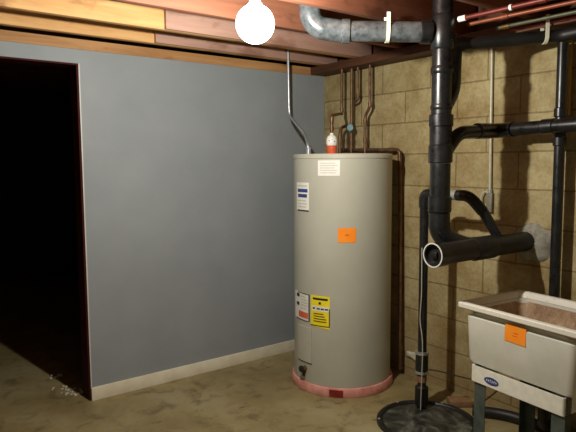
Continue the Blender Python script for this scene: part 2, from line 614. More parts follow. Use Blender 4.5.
def patch(a0, a1, z0, z1, r, name, mat, parent, sh=0.0, seg=10, th=0.0012, skew=0.0):
    """thin sheet wrapped on the tank; angles in degrees"""
    mb = MB()
    g = []
    for layer in (r, r + th):
        rows = []
        for zz, off in ((z0, -skew), (z1, 0.0)):
            rows.append([mb.bm.verts.new((layer * math.cos(math.radians(a0 + (a1 - a0) * k / seg)), layer * math.sin(math.radians(a0 + (a1 - a0) * k / seg)), zz + off * k / seg)) for k in range(seg + 1)])
        g.append(rows)
    for k in range(seg):
        for L in (0, 1):
            mb.bm.faces.new((g[L][0][k], g[L][0][k + 1], g[L][1][k + 1], g[L][1][k]))
        for rr in (0, 1):
            mb.bm.faces.new((g[0][rr][k], g[0][rr][k + 1], g[1][rr][k + 1], g[1][rr][k]))
    for k in (0, seg):
        mb.bm.faces.new((g[0][0][k], g[0][1][k], g[1][1][k], g[1][0][k]))
    return mb.build(name, mat, parent)


def sheet(name, a0, a1, z0, z1, mat, label, prints, skew=0.0):
    o = patch(a0, a1, z0, z1, HR + 0.0006, name, mat, heater, skew=skew)
    o['label'] = label
    for (u0, u1, v0, v1, mt, nm) in prints:
        patch(a0 + (a1 - a0) * u0, a0 + (a1 - a0) * u1, z0 + (z1 - z0) * v0, z0 + (z1 - z0) * v1, HR + 0.0019, nm, mt, o, seg=4, th=0.0006)
    return o


def lines(v0, v1, n, u0=0.1, u1=0.9, mt=None, nm='printed_line'):
    out = []
    for i in range(n):
        v = v0 + (v1 - v0) * (i + 0.5) / n
        h_ = (v1 - v0) / n * 0.22
        ue = u1 - random.random() * 0.18
        out.append((u0, ue, v - h_, v + h_, mt or M['paper_faint'], nm))
    return out


sheet('notice_sticker', -159.6, -134.8, 1.42, 1.516, M['paper'], 'white notice sticker with faint lines near the top', lines(0.12, 0.9, 5))
sheet('brand_sticker', 164.2, 188, 1.19, 1.375, M['paper'], 'narrow white sticker with dark blue band and black foot',
      [(0.12, 0.92, 0.66, 0.78, M['blue_ink'], 'blue_band'), (0.16, 0.88, 0.48, 0.6, M['blue_ink'], 'blue_band'), (0.1, 1.0, 0.0, 0.045, M['ink'], 'black_foot')]
      + lines(0.1, 0.42, 3) + lines(0.82, 0.95, 1))
s_ = sheet('orange_tag', -136.8, -117.2, 1.002, 1.094, M['orange'], 'square fluorescent orange paper tag', [])
patch(-129, -125, 1.044, 1.055, HR + 0.0019, 'pen_mark', M['orange_pen'], s_, seg=3, th=0.0005)
sheet('data_sticker', 157, 189, 0.466, 0.65, M['paper'], 'white data sticker with black edge and orange-red foot',
      [(0.94, 1.0, 0.02, 1.0, M['ink'], 'black_edge'), (0.3, 0.94, 0.97, 1.0, M['ink'], 'black_edge'), (0.15, 0.94, 0.0, 0.03, M['ink'], 'black_edge'),
       (0.2, 0.42, 0.82, 0.94, M['ink'], 'black_mark'), (0.2, 0.4, 0.5, 0.62, M['ink'], 'black_mark'), (0.35, 0.92, 0.1, 0.32, M['red_ink'], 'orange_panel')]
      + lines(0.4, 0.92, 5, 0.5, 0.93))
sheet('energy_sticker', -169.3, -145.6, 0.452, 0.652, M['yellow'], 'bright yellow energy rating sticker with black print',
      [(0.12, 0.9, 0.86, 0.93, M['ink'], 'black_heading'), (0.44, 0.56, 0.72, 0.8, M['ink'], 'black_mark'), (0.08, 0.96, 0.5, 0.66, M['paper'], 'white_band'),
       (0.12, 0.24, 0.55, 0.61, M['ink'], 'black_mark'), (0.34, 0.92, 0.55, 0.6, M['ink'], 'black_mark'), (0.96, 1.0, 0.02, 0.6, M['ink'], 'black_edge'), (0.0, 1.0, 0.0, 0.03, M['ink'], 'black_edge')]
      + lines(0.12, 0.45, 4, 0.16, 0.86, M['brass']), skew=0.014)
# lower access panel, drain valve, dark red tape on the ring
o = patch(168, 192, 0.195, 0.43, HR + 0.0006, 'access_panel', M['enamel_lid'], heater, th=0.006)
patch(168, 192, 0.189, 0.1945, HR + 0.0006, 'panel_slot', M['ink'], heater, th=0.004)
patch(-145.4, -130.8, 0.006, 0.052, HR + 0.0205, 'red_tape', M['base_red'], heater, th=0.0015)['label'] = 'dark red tape on the pink ring'
a = math.radians(181.5)
dv = Vector((math.cos(a), math.sin(a), 0))
b0 = dv * (HR + 0.0008) + Vector((0, 0, 0.15))
dr = MB().tube([b0, b0 + dv * 0.025], 0.017, 16).build('drain_valve', M['brass'], heater)
MB().tube([b0 + dv * 0.0255, b0 + dv * 0.03, b0 + dv * 0.04, b0 + dv * 0.046], [0.016, 0.022, 0.022, 0.014], 16).build('valve_handle', M['black_plastic'], dr)
MB().tube(rounded([b0 + dv * 0.012 + Vector((0, 0, -0.0175)), b0 + dv * 0.014 + Vector((0, 0, -0.05))], 0.01), 0.01, 12).build('valve_spout', M['black_plastic'], dr)

# ------------------------------------------------------------------ piping above the heater
# flexible electrical conduit
pts = [(-0.512, -0.195, 2.40), (-0.510, -0.195, 2.25), (-0.505, -0.195, 1.89), (-0.50, -0.20, 1.84), (-0.56, -0.45, 1.70), (-0.645, -0.585, 1.64), (-0.648, -0.60, 1.583)]
root = empty('flexible_conduit', pts[-1], 'silvery flexible electrical conduit dropping down the grey wall to the heater top', 'conduit')
q = rounded(P(root, pts), 0.05, 8)
# corrugation
cor = []
rr = []
tot = 0
for i in range(len(q) - 1):
    L = (q[i + 1] - q[i]).length
    k = max(1, int(L / 0.006))
    for j in range(k):
        cor.append(q[i].lerp(q[i + 1], j / k))
        rr.append(0.0105 if (len(rr) % 2) else 0.0092)
MB().tube(cor, rr, 14).build('conduit_hose', M['galv'], root)
MB().tube([(0, 0, -0.025), (0, 0, 0.012)], 0.017, 16).build('connector', M['galv'], root)
MB().tube([(0, 0, 0.0125), (0, 0, 0.019)], 0.020, 6).build('lock_nut', M['galv'], root)


def pipe_run(name, base, pts, r, mat, label, cat, rad=0.03, joints=None, jr=1.3, jl=0.016, group=None, seg=14, jmat=None):
    root = empty(name, base, label, cat, group)
    q = P(root, pts)
    MB().tube(rounded(q, rad), r, seg).build('pipe', mat, root)
    for (i, j, f_) in (joints or []):
        a_ = q[i].lerp(q[j], f_)
        d_ = (q[j] - q[i]).normalized()
        MB().tube([a_ - d_ * jl, a_ + d_ * jl], r * jr, seg).build('pipe_joint', jmat or mat, root)
    return root


# hot outlet with relief valve
pipe_run('copper_pipe', (-0.514, -0.68, 1.698), [(-0.13, -0.353, 2.25 - .0575), (-0.13, -0.353, 1.868), (-0.514, -0.68, 1.812), (-0.514, -0.68, 1.6975)], 0.0105, M['copper'],
         'copper pipe with a double bend rising from the white and orange-red valve', 'pipe', 0.022, [(0, 1, 0.93), (1, 2, 0.05), (2, 3, 0.25), (2, 3, 0.75)])
root = empty('relief_valve', (-0.514, -0.68, HT + .0), 'valve with a white cap and orange-red body on the heater top', 'valve')
MB().lathe([(0, -0.005), (0.026, -0.005), (0.033, 0.01), (0.034, 0.048), (0.027, 0.056), (0, 0.056)], 20).build('valve_body', M['red_plastic'], root)['label'] = 'orange-red body'
MB().lathe([(0, 0.0565), (0.032, 0.0565), (0.037, 0.07), (0.036, 0.10), (0.028, 0.118), (0.012, 0.128), (0.012, 0.139), (0, 0.139)], 20).build('valve_cap', M['white_plastic'], root)['label'] = 'white cap'
dd = Vector((-0.68, -0.73, 0)).normalized()
side = Vector((0.73, -0.68, 0))
for k_, h_ in ((-0.016, 0.088), (0.002, 0.094), (0.018, 0.084)):
    c0 = dd * 0.034 + side * k_ + Vector((0, 0, h_))
    MB().tube([c0 - dd * 0.006, c0 + dd * 0.003], 0.0035, 10).build('vent_hole', M['black_plastic'], root)

# cold pipe with teal valve
ZT = H + .003 - .0005
pipe_run('copper_pipe', (-0.09, -0.418, 1.45), [(-0.09, -0.416, ZT), (-0.09, -0.413, 1.45)], 0.0105, M['copper'],
         'straight copper pipe behind the heater running down through the teal valve', 'pipe', 0.02, [(0, 1, 0.55), (0, 1, 0.7), (0, 1, 0.88)])
root = empty('shutoff_valve', (-0.114, -0.433, 1.757), 'small teal shut-off valve on the straight copper pipe above the heater', 'valve')
MB().tube([(0, 0.0, -0.03), (0, 0.0, -0.02), (0, 0, 0.02), (0, 0.0, 0.03)], [0.012, 0.017, 0.017, 0.012], 16).build('valve_body', M['teal'], root)
MB().tube([(0, 0, 0), (-0.025, -0.022, 0)], 0.007, 10).build('valve_stem', M['brass'], root)
MB().tube([(-0.0255, -0.0225, 0), (-0.033, -0.029, 0)], 0.024, 8).build('valve_handle', M['teal'], root)
pipe_run('copper_pipe', (-0.12, -0.31, 1.45), [(-0.125, -0.405, 1.775), (-0.13, -0.345, 1.765), (-0.13, -0.333, 1.72), (-0.13, -0.333, 1.45)], 0.0115, M['copper'],
         'short curved copper pipe dropping left of the teal valve behind the heater', 'pipe', 0.03, [(2, 3, 0.1), (2, 3, 0.5)], jmat=M['copper'])
pipe_run('copper_pipe', (-0.09, -0.425, 1.93), [(-0.09, -0.482, ZT), (-0.09, -0.484, 1.955), (-0.09, -0.43, 1.94)], 0.0095, M['copper'],
         'thin copper pipe jogging left into the straight pipe above the heater', 'pipe', 0.025, [(0, 1, 0.85)])
pipe_run('copper_pipe', (-0.09, -0.56, 1.45), [(-0.09, -0.605, ZT), (-0.09, -0.608, 1.895), (-0.09, -0.56, 1.84), (-0.09, -0.56, 1.45)], 0.0105, M['copper'],
         'copper pipe with a slanted jog, rightmost of those behind the heater', 'pipe', 0.03, [(0, 1, 0.94), (2, 3, 0.1), (2, 3, 0.45), (2, 3, 0.62)])
pipe_run('relief_discharge_pipe', (-0.062, -0.87, 0.06), [(-0.062, -0.27, 1.598), (-0.062, -0.85, 1.588), (-0.062, -0.87, 1.57), (-0.062, -0.90, 0.045)], 0.0125, M['copper'],
         'long dark copper pipe crossing behind the heater top then running down its right side', 'pipe', 0.02, [(0, 1, 0.9), (2, 3, 0.02), (0, 1, 0.05), (2, 3, 0.9)])

# ================================================================== BLACK DRAIN STACK
SX, SY = -0.63, -1.665
SR = 0.052
stack = empty('drain_stack', (SX, SY, 1.07), 'thick black vertical drain pipe with wye fitting and bottom elbow', 'pipe')


def S(pts):
    return P(stack, pts)


MB().tube(S([(SX, SY, CEIL - .001), (SX, SY, 2.21)]), SR, 28).build('upper_pipe', M['abs'], stack)
MB().tube(S([(SX, SY, 2.24), (SX, SY, 2.23), (SX, SY, 2.075), (SX, SY, 2.065)]), [SR, SR + 0.007, SR + 0.007, SR], 28).build('cross_fitting', M['abs'], stack)
# wye with side arm rising to the overhead line
ax = Vector((0.074, -0.004, 0))
A0 = Vector((SX, SY, 0))
mb = MB()
mb.tube(S([(SX, SY, 2.066), (SX, SY, 1.72)]), SR - 0.001, 28)
q = rounded([A0 + ax * 1.05 + Vector((0, 0, 2.07)), A0 + ax * 1.0 + Vector((0, 0, 1.87)), A0 + ax * 0.05 + Vector((0, 0, 1.77))], 0.05)
mb.tube(S(q), 0.046, 24)
mb.build('wye_fitting', M['abs'], stack)
MB().tube(S([(SX, SY, 1.985), (SX, SY, 1.975), (SX, SY, 1.955), (SX, SY, 1.945)]), [SR, SR + .005, SR + .005, SR], 28).build('pipe_collar', M['abs'], stack)
MB().tube(S([(SX, SY, 1.795), (SX, SY, 1.785), (SX, SY, 1.775), (SX, SY, 1.765)]), [SR, SR + .004, SR + .004, SR], 28).build('pipe_collar', M['abs'], stack)
# sanitary tee
MB().tube(S([(SX, SY, 1.745), (SX, SY, 1.74), (SX, SY, 1.685), (SX, SY, 1.68), (SX, SY, 1.59), (SX, SY, 1.585), (SX, SY, 1.50), (SX, SY, 1.495)]),
          [SR + .001, SR + 0.009, SR + 0.009, SR + .003, SR + .003, SR + .009, SR + .009, SR + .001], 28).build('tee_fitting', M['abs'], stack)
MB().tube(S([(SX, SY, 1.4945), (SX, SY, 1.315)]), SR, 28).build('lower_pipe', M['abs'], stack)
MB().tube(S([(SX, SY, 1.325), (SX, SY, 1.32), (SX, SY, 1.245), (SX, SY, 1.24)]), [SR + .001, SR + .008, SR + .008, SR + .001], 28).build('pipe_collar', M['abs'], stack)
q = rounded([(SX, SY, 1.2395), (SX, SY, 1.12), (-0.50, -1.725, 1.05), (-0.40, -1.755, 1.05)], 0.13, 8)
MB().tube(S(q), SR + 0.002, 28).build('elbow', M['abs'], stack)
n_ = len(q)
# main lateral into the wall with its cleanout mouth
MA, MBp = Vector((-0.80, -1.765, 1.045)), Vector((-0.001, -1.795, 1.05))
md = (MBp - MA).normalized()
mb = MB()
mb.tube(S([MA + md * 0.06, MBp]), 0.055, 32)
mb.tube(S([MA + md * 0.30, MA + md * 0.31, MA + md * 0.46, MA + md * 0.47]), [0.0555, 0.062, 0.062, 0.0555], 32)
mb.build('main_pipe', M['abs_dull'], stack)
cl = MB().hollow(*S([MA, MA + md * 0.075]), 0.061, 0.050).build('cleanout_hub', M['abs'], stack)
MB().hollow(*S([MA - md * 0.003, MA - md * 0.0003]), 0.0615, 0.0555).build('hub_edge', M['ring'], cl)['label'] = 'pale worn edge of the open pipe mouth'
MB().tube(S([MA + md * 0.02, MA + md * 0.045]), 0.0495, 24).build('cleanout_plug', M['abs_dull'], cl)
MB().box(-0.012, 0.003, -0.016, 0.016, -0.016, 0.016, Matrix.Translation(S([MA + md * 0.018])[0]), 0.003).build('plug_nut', M['abs_dull'], cl)

# side branch toward the right
br_ = empty('branch_drain_pipe', (SX, SY, 1.655), 'black horizontal drain pipe branching right from the stack at mid height', 'pipe')
q = rounded([(SX + 0.045, SY, 1.56), (SX + 0.14, SY - 0.002, 1.655), (-0.15, -1.67, 1.675)], 0.06)
mb = MB()
mb.tube(P(br_, q), 0.036, 24)
mb.build('branch_elbow', M['abs'], br_)
MB().tube(P(br_, [(-0.335, -1.668, 1.668), (-0.33, -1.668, 1.668), (-0.215, -1.67, 1.672), (-0.21, -1.67, 1.672)]), [0.037, 0.043, 0.043, 0.037], 24).build('pipe_collar', M['abs'], br_)
q = rounded([(-0.2145, -1.67, 1.673), (-0.14, -1.67, 1.675), (-0.16, -1.78, 1.678)], 0.05)
MB().tube(P(br_, q), 0.041, 24).build('corner_fitting', M['abs'], br_)
MB().tube(P(br_, [(-0.16, -1.7805, 1.678), (-0.185, -3.3, 1.70)]), 0.035, 24).build('long_pipe', M['abs'], br_)
for y_ in (-1.98, -2.62):
    x_ = -0.16 - 0.025 * (-1.78 - y_) / 1.52
    MB().tube(P(br_, [(x_, y_ + .035, 1.681), (x_, y_ + .03, 1.681), (x_, y_ - .03, 1.682), (x_, y_ - .035, 1.682)]), [0.0355, 0.040, 0.040, 0.0355], 24).build('pipe_collar', M['abs'], br_)

# overhead pipe from the elbow to the stack, its glare painted silvery
ov = empty('overhead_drain_pipe', (-1.12, -1.27, 2.17), 'overhead drain pipe, glare painted in as grey, with an elbow turning up between joists', 'pipe')
E1 = Vector((-1.125, -1.265, 2.17))
E2 = Vector((SX, SY, 2.155))
dd = (E2 - E1).normalized()
q = rounded([E1 + Vector((-0.03, 0.02, 0.30)), E1 + Vector((-0.03, 0.02, 0.02)), E1 + dd * 0.13], 0.10, 8)
MB().tube(P(ov, q), 0.056, 28).build('elbow', M['abs_glare'], ov)
MB().tube(P(ov, [E1 + dd * 0.125, E1 + dd * 0.13, E1 + dd * 0.165, E1 + dd * 0.17]), [0.0525, 0.061, 0.061, 0.0525], 28).build('pipe_collar', M['abs_glare'], ov)
MB().tube(P(ov, [E1 + dd * 0.1705, E2 - dd * 0.055]), 0.051, 28).build('long_pipe', M['abs_glare'], ov)
MB().tube(P(ov, [E2 - dd * 0.115, E2 - dd * 0.11, E2 - dd * 0.062, E2 - dd * 0.06]), [0.052, 0.059, 0.059, 0.052], 28).build('pipe_collar', M['abs'], ov)


def strap(center, d, r, zt, label, arc=(0.15, 1.0), width=0.009):
    """plastic hanger hugging a pipe from below, ends reaching up to zt"""
    center = Vector(center)
    d = Vector(d).normalized()
    side = d.cross(Vector((0, 0, 1))).normalized()
    path = [center + side * r + Vector((0, 0, zt - center.z))]
    for i in range(13):
        a_ = -PI * i / 12
        path.append(center + side * r * math.cos(a_) + Vector((0, 0, 1)) * r * math.sin(a_))
    path.append(center - side * r + Vector((0, 0, zt - center.z)))
    mb = MB()
    prev = None
    n = len(path)
    for i, p_ in enumerate(path):
        tg = (path[min(i + 1, n - 1)] - path[max(i - 1, 0)]).normalized()
        nn = tg.cross(d).normalized() * 0.002
        ww = d * width
        ring = [mb.bm.verts.new(p_ - center + s1 * ww + s2 * nn) for s1, s2 in ((-1, -1), (1, -1), (1, 1), (-1, 1))]
        if prev:
            for k in range(4):
                mb.bm.faces.new((prev[k], prev[(k + 1) % 4], ring[(k + 1) % 4], ring[k]))
        else:
            mb.bm.faces.new(ring)
        prev = ring
    mb.bm.faces.new(prev)
    o = mb.build('pipe_strap', M['strap_white'], loc=center)
    return tag(o, label, 'strap', 'white plastic pipe straps')


strap(E1.lerp(E2, 0.56), dd, 0.0545, 2.245, 'yellowed white strap around the glare-grey overhead pipe')

# black overhead pipe to the right
bo = empty('black_overhead_pipe', (A0.x + ax.x, A0.y + ax.y, 2.10), 'black overhead drain pipe running right from the stack below the copper pipes', 'pipe')
q0 = A0 + ax * 1.05
q = rounded([(q0.x, q0.y, 2.0705), (q0.x, q0.y, 2.10), (q0.x + 0.05, q0.y - 0.03, 2.105)], 0.05)
MB().tube(P(bo, q), 0.040, 24).build('elbow', M['abs'], bo)
q = rounded([(q0.x + 0.0505, q0.y - 0.03, 2.105), (-0.33, -1.80, 2.125), (-0.10, -1.99, 2.145), (-0.105, -2.20, 2.15), (-0.12, -3.3, 2.165)], 0.05)
MB().tube(P(bo, q), 0.032, 24).build('long_pipe', M['abs_dull'], bo)
strap((-0.16, -1.9405, 2.140), (0.23, -0.19, 0), 0.0345, 2.245, 'thin white strap on the black overhead pipe at the top right')

# vertical pipe behind the sink
vp = empty('vertical_vent_pipe', (-0.085, -2.0, 0.02), 'slim black vertical pipe standing behind the laundry sink', 'pipe')
MB().tube(P(vp, [(-0.085, -2.005, 0.0), (-0.085, -2.0, 2.11)]), 0.027, 24).build('pipe', M['abs'], vp)
MB().tube(P(vp, [(-0.085, -2.0, 1.78), (-0.085, -2.0, 1.775), (-0.085, -2.0, 1.735), (-0.085, -2.0, 1.73)]), [0.0275, 0.033, 0.033, 0.0275], 24).build('pipe_collar', M['abs'], vp)
MB().tube(P(vp, [(-0.085, -2.0, 1.63), (-0.085, -2.0, 1.625), (-0.085, -2.0, 1.585), (-0.085, -2.0, 1.58)]), [0.0275, 0.033, 0.033, 0.0275], 24).build('pipe_collar', M['abs'], vp)

# sump discharge pipe: up, over, and down into the main
sp = empty('sump_discharge_pipe', (-0.375, -1.36, 0.02), 'thin black pipe rising from the sump lid and arching over to the main drain', 'pipe')
PR = 0.026
MB().tube(P(sp, [(-0.375, -1.355, 0.012), (-0.375, -1.352, 1.235)]), PR, 20).build('riser_pipe', M['abs'], sp)
q = rounded([(-0.375, -1.352, 1.2355), (-0.375, -1.35, 1.315), (-0.375, -1.42, 1.317)], 0.045)
MB().tube(P(sp, q), PR + 0.005, 20).build('elbow', M['abs'], sp)
MB().tube(P(sp, [(-0.375, -1.4205, 1.317), (-0.375, -1.62, 1.317)]), PR - 0.003, 20).build('cross_pipe', M['abs'], sp)
MB().tube(P(sp, [(-0.375, -1.505, 1.317), (-0.375, -1.51, 1.317), (-0.375, -1.575, 1.317), (-0.375, -1.58, 1.317)]), [PR, PR + 0.002, PR + .002, PR], 20).build('grey_coupling', M['grey_coupling'], sp)['label'] = 'grey coupling'
q = rounded([(-0.375, -1.585, 1.317), (-0.372, -1.66, 1.317), (-0.33, -1.72, 1.23)], 0.05)
MB().tube(P(sp, q), PR + 0.005, 20).build('elbow', M['abs'], sp)
MB().tube(P(sp, [(-0.33, -1.72, 1.231), (-0.275, -1.775, 1.10)]), PR + .002, 20).build('slanted_pipe', M['abs'], sp)
MB().tube(P(sp, [(-0.375, -1.353, 0.36), (-0.375, -1.353, 0.35), (-0.375, -1.353, 0.24), (-0.375, -1.353, 0.23)]), [PR + .001, PR + 0.012, PR + 0.012, PR + .001], 20).build('check_valve', M['abs_dull'], sp)
MB().tube(P(sp, [(-0.375, -1.353, 0.215), (-0.375, -1.353, 0.175)]), PR + 0.004, 20).build('brown_sleeve', M['brick'], sp)
MB().tube(P(sp, [(-0.375, -1.355, 0.15), (-0.375, -1.355, 0.14), (-0.375, -1.355, 0.03), (-0.375, -1.355, 0.024)]), [PR + .001, PR + 0.014, PR + 0.014, PR + .002], 20).build('union_fitting', M['abs_dull'], sp)
for z_ in (0.235, 0.355):
    MB().tube(P(sp, [(-0.375, -1.353, z_ - 0.008), (-0.375, -1.353, z_ + 0.008)]), PR + 0.0145, 20).build('hose_clamp', M['galv'], sp)

# power cords near the pump pipe
o = MB().tube(rounded([(-0.425, -1.39, 0.02), (-0.42, -1.395, 0.36), (-0.412, -1.385, 0.46), (-0.409, -1.36, 0.56), (-0.414, -1.375, 0.72), (-0.411, -1.37, 1.0)], 0.04), 0.0028, 8).build('pump_cord', M['cable_white'])
tag(recenter(o, (-0.425, -1.39, 0.02)), 'thin pale cord climbing the pipe that rises from the sump', 'cord')
o = MB().tube(rounded([(-0.335, -1.375, 0.245), (-0.28, -1.42, 0.235), (-0.18, -1.52, 0.20), (-0.06, -1.62, 0.17), (-0.012, -1.66, 0.165)], 0.08), 0.004, 8).build('thin_tube', M['cable_dark'])
tag(recenter(o, (-0.335, -1.375, 0.245)), 'thin dark tube slanting from the sump pipe to the block wall', 'tube')

# mortar patch round the pipe in the wall
mb = MB()
nseg = 30
rings = []
for k in range(nseg):
    a_ = 2 * PI * k / nseg
    rad = 0.115 * (1 + 0.06 * math.sin(2 * a_ + 1) + 0.05 * math.sin(5 * a_) + random.uniform(-.04, .04))
    rings.append((a_, rad))
cy_, cz_ = -1.825, 1.045
prev = None
fr = [(1.0, 0.0), (0.9, 0.014), (0.7, 0.024), (0.45, 0.03), (0.2, 0.03)]
loops = []
for f_, dx in fr:
    loops.append([mb.bm.verts.new((-0.0005 - dx * random.uniform(.8, 1.2), rad * f_ * math.cos(a_), rad * f_ * 1.0 * math.sin(a_))) for a_, rad in rings])
for i in range(len(loops) - 1):
    for k in range(nseg):
        mb.bm.faces.new((loops[i][k], loops[i][(k + 1) % nseg], loops[i + 1][(k + 1) % nseg], loops[i + 1][k]))
mb.bm.faces.new(loops[-1])
mb.bm.faces.new(list(reversed(loops[0])))
o = mb.build('mortar_patch', M['mortar'], loc=(0, cy_, cz_), angle=60)
tag(o, 'rough whitish mortar patch where the big black pipe enters the block wall', 'mortar')


def lump(name, mat, loc, dims, label, cat, seed):
    rnd = random.Random(seed)
    mb = MB()
    bmesh.ops.create_icosphere(mb.bm, subdivisions=3, radius=0.5)
    for v_ in mb.bm.verts:
        n = 1 + 0.16 * math.sin(v_.co.y * 9 + seed) * math.cos(v_.co.z * 7 + seed) + rnd.uniform(-.05, .05)
        v_.co = Vector((v_.co.x * dims[0], v_.co.y * dims[1], v_.co.z * dims[2])) * n
        v_.co.x = min(v_.co.x, -loc[0] - 0.0006) if loc[0] > -0.05 else v_.co.x
    return tag(mb.build(name, mat, loc=loc, angle=60), label, cat)


lump('chalky_deposit', M['efflor'], (-0.006, -0.98, 0.15), (0.03, 0.17, 0.06), 'chalky white ledge at the foot of the block wall right of the heater', 'mortar', 3)

o = MB().box(-0.018, -0.0005, -0.019, 0.019, 0.0, 0.44, None, 0.002).build('furring_strip', M['furring'], loc=(0, -1.99, 1.745))
tag(o, 'narrow yellow wood strip on the block wall beside the slim black pipe', 'wood')
# wall conduit and its fitting
cn = empty('wall_conduit', (-0.014, -1.55, 1.20), 'thin pale metal conduit running down the block wall to a small grey box', 'conduit')
MB().tube(P(cn, [(-0.014, -1.535, H + .055), (-0.014, -1.548, 1.335)]), 0.0095, 14).build('conduit_pipe', M['conduit_paint'], cn)
MB().box(-0.014, 0.013, -0.020, 0.020, 0.0, 0.115, None, 0.004).build('conduit_box', M['box_grey'], cn)
MB().tube([(-0.002, 0, 0.1155), (-0.002, 0, 0.137)], 0.013, 12).build('connector', M['galv'], cn)
q = rounded([(-0.006, 0.012, 0.1155), (-0.01, 0.03, 0.125), (-0.012, 0.055, 0.10), (-0.012, 0.052, 0.05), (-0.008, 0.03, 0.03), (-0.006, 0.0205, 0.05)], 0.02)
MB().tube(q, 0.0045, 10).build('cable_loop', M['cable_white'], cn)

# ------------------------------------------------------------------ copper water lines top right
GC = 'water pipes slung under the joists at top right'


def line(x0, y0, x1, z, r, mat, label, coup=None, extra=()):
    root = empty('ceiling_water_pipe', (x0, y0, z), label, 'pipe', GC)
    MB().tube([(0, 0, 0), (x1 - x0, -3.4 - y0, 0)], r, 14).build('pipe', mat, root)
    L = -3.4 - y0
    for (f_, nm, mt, rr_, ln) in extra:
        c_ = Vector(((x1 - x0) * f_ / -L, -f_, 0))
        MB().tube([c_ + Vector((0, ln, 0)), c_ - Vector((0, ln, 0))], r * rr_, 14).build(nm, mt, root)
    return root


line(-0.585, -1.735, -0.50, 2.212, 0.0115, M['copper_red'], 'reddish copper ceiling pipe ending in a white fitting, leftmost of the four', extra=[(0.012, 'white_fitting', M['white_plastic'], 1.25, 0.022), (0.27, 'pipe_clip', M['white_plastic'], 1.25, 0.006), (0.42, 'pipe_joint', M['copper_red'], 1.2, 0.02)])
line(-0.50, -1.72, -0.39, 2.20, 0.010, M['copper_bright'], 'orange copper ceiling pipe, second from the left of the four', extra=[(0.2, 'pipe_joint', M['copper_bright'], 1.25, 0.02)])
line(-0.285, -1.74, -0.24, 2.205, 0.0105, M['verdigris'], 'tarnished greenish ceiling pipe, third from the left of the four', extra=[(0.06, 'pipe_joint', M['brass'], 1.3, 0.02)])
line(-0.16, -1.74, -0.15, 2.212, 0.010, M['copper_red'], 'dull red copper ceiling pipe nearest the block wall', extra=[(0.3, 'pipe_joint', M['copper_red'], 1.25, 0.018)])

# ================================================================== SUMP
su = empty('sump_pit_lid', (-0.50, -1.50, 0), 'round scuffed black sump pit cover set on the floor', 'sump cover')
MB().lathe([(0.25, 0.001), (0.286, 0.001), (0.286, 0.014), (0.280, 0.02), (0.262, 0.02), (0.255, 0.012), (0.25, 0.012), (0.25, 0.001)], 64).build('rim', M['abs_dull'], su)
MB().lathe([(0, 0.001), (0.2495, 0.001), (0.2495, 0.009), (0.235, 0.011), (0, 0.011)], 64).build('cover', M['lid'], su)
for a_ in range(0, 360, 60):
    MB().lathe([(0, 0.0205), (0.008, 0.0205), (0.008, 0.024), (0.004, 0.026), (0, 0.026)], 10, (0.273 * math.cos(math.radians(a_ + 20)), 0.273 * math.sin(math.radians(a_ + 20)), 0)).build('bolt', M['galv'], su)
# wood offcut by the sump
o = MB().box(-0.07, 0.07, -0.045, 0.045, 0, 0.04, None, 0.004).build('wood_offcut', M['brick'], loc=(-0.14, -1.46, 0.0), rotz=math.radians(-35))
tag(o, 'short brown wood offcut lying between the sump cover and block wall', 'wood')

# drain hose lying under the sink
o = MB().tube(rounded([(-0.21, -1.60, 0.035), (-0.10, -1.75, 0.035), (-0.075, -2.02, 0.035), (-0.075, -2.7, 0.035)], 0.1), 0.03, 16).build('floor_drain_pipe', M['abs_dull'])
tag(recenter(o, (-0.21, -1.60, 0.035)), 'dark pipe lying on the floor along the wall under the laundry sink', 'pipe')

# ================================================================== LAUNDRY SINK
TH = math.radians(-5)
# local frame: x = towards the block wall (v), y = along wall towards the camera is -y (u = -y)
sink = empty('laundry_sink', (-0.652, -1.80, 0), 'off-white freestanding laundry tub on grey legs in the lower right', 'sink', rotz=TH)
ZR = 0.80
LU, LV = 0.655, 0.50


def rrect(x0, x1, y0, y1, r, z, n=6):
    pts = []
    for (cx, cy, a0) in ((x1 - r, y1 - r, 0), (x0 + r, y1 - r, 90), (x0 + r, y0 + r, 180), (x1 - r, y0 + r, 270)):
        for i in range(n + 1):
            a_ = math.radians(a0 + 90 * i / n)
            pts.append((cx + r * math.cos(a_), cy + r * math.sin(a_), z))
    return pts


def loft(loopsets, cap0=False, cap1=False):
    mb = MB()
    L = [[mb.bm.verts.new(p_) for p_ in lp] for lp in loopsets]
    n = len(L[0])
    for i in range(len(L) - 1):
        for k in range(n):
            mb.bm.faces.new((L[i][k], L[i][(k + 1) % n], L[i + 1][(k + 1) % n], L[i + 1][k]))
    if cap0:
        mb.bm.faces.new(list(reversed(L[0])))
    if cap1:
        mb.bm.faces.new(L[-1])
    return mb


def rr(i, r, z):
    return rrect(i, LV - i, -LU + i, -i, r, z)


# rim with rolled lip
loft([rr(0.04, 0.035, ZR - 0.03), rr(0.006, 0.02, ZR - 0.03), rr(0.0, 0.02, ZR - 0.024), rr(0.0, 0.02, ZR - 0.006), rr(0.006, 0.02, ZR), rr(0.026, 0.03, ZR), rr(0.032, 0.03, ZR - 0.006), rr(0.04, 0.035, ZR - 0.03)]).build('rim', M['tub_rim'], sink)
# outer shell: steps in under the rim, tapers to the bottom
loft([rr(0.045, 0.05, ZR - 0.0305), rr(0.045, 0.05, ZR - 0.06), rr(0.028, 0.04, ZR - 0.070), rr(0.037, 0.04, 0.512), rr(0.044, 0.04, 0.496), rr(0.075, 0.06, 0.4885)], cap1=True).build('tub_shell', M['tub'], sink)
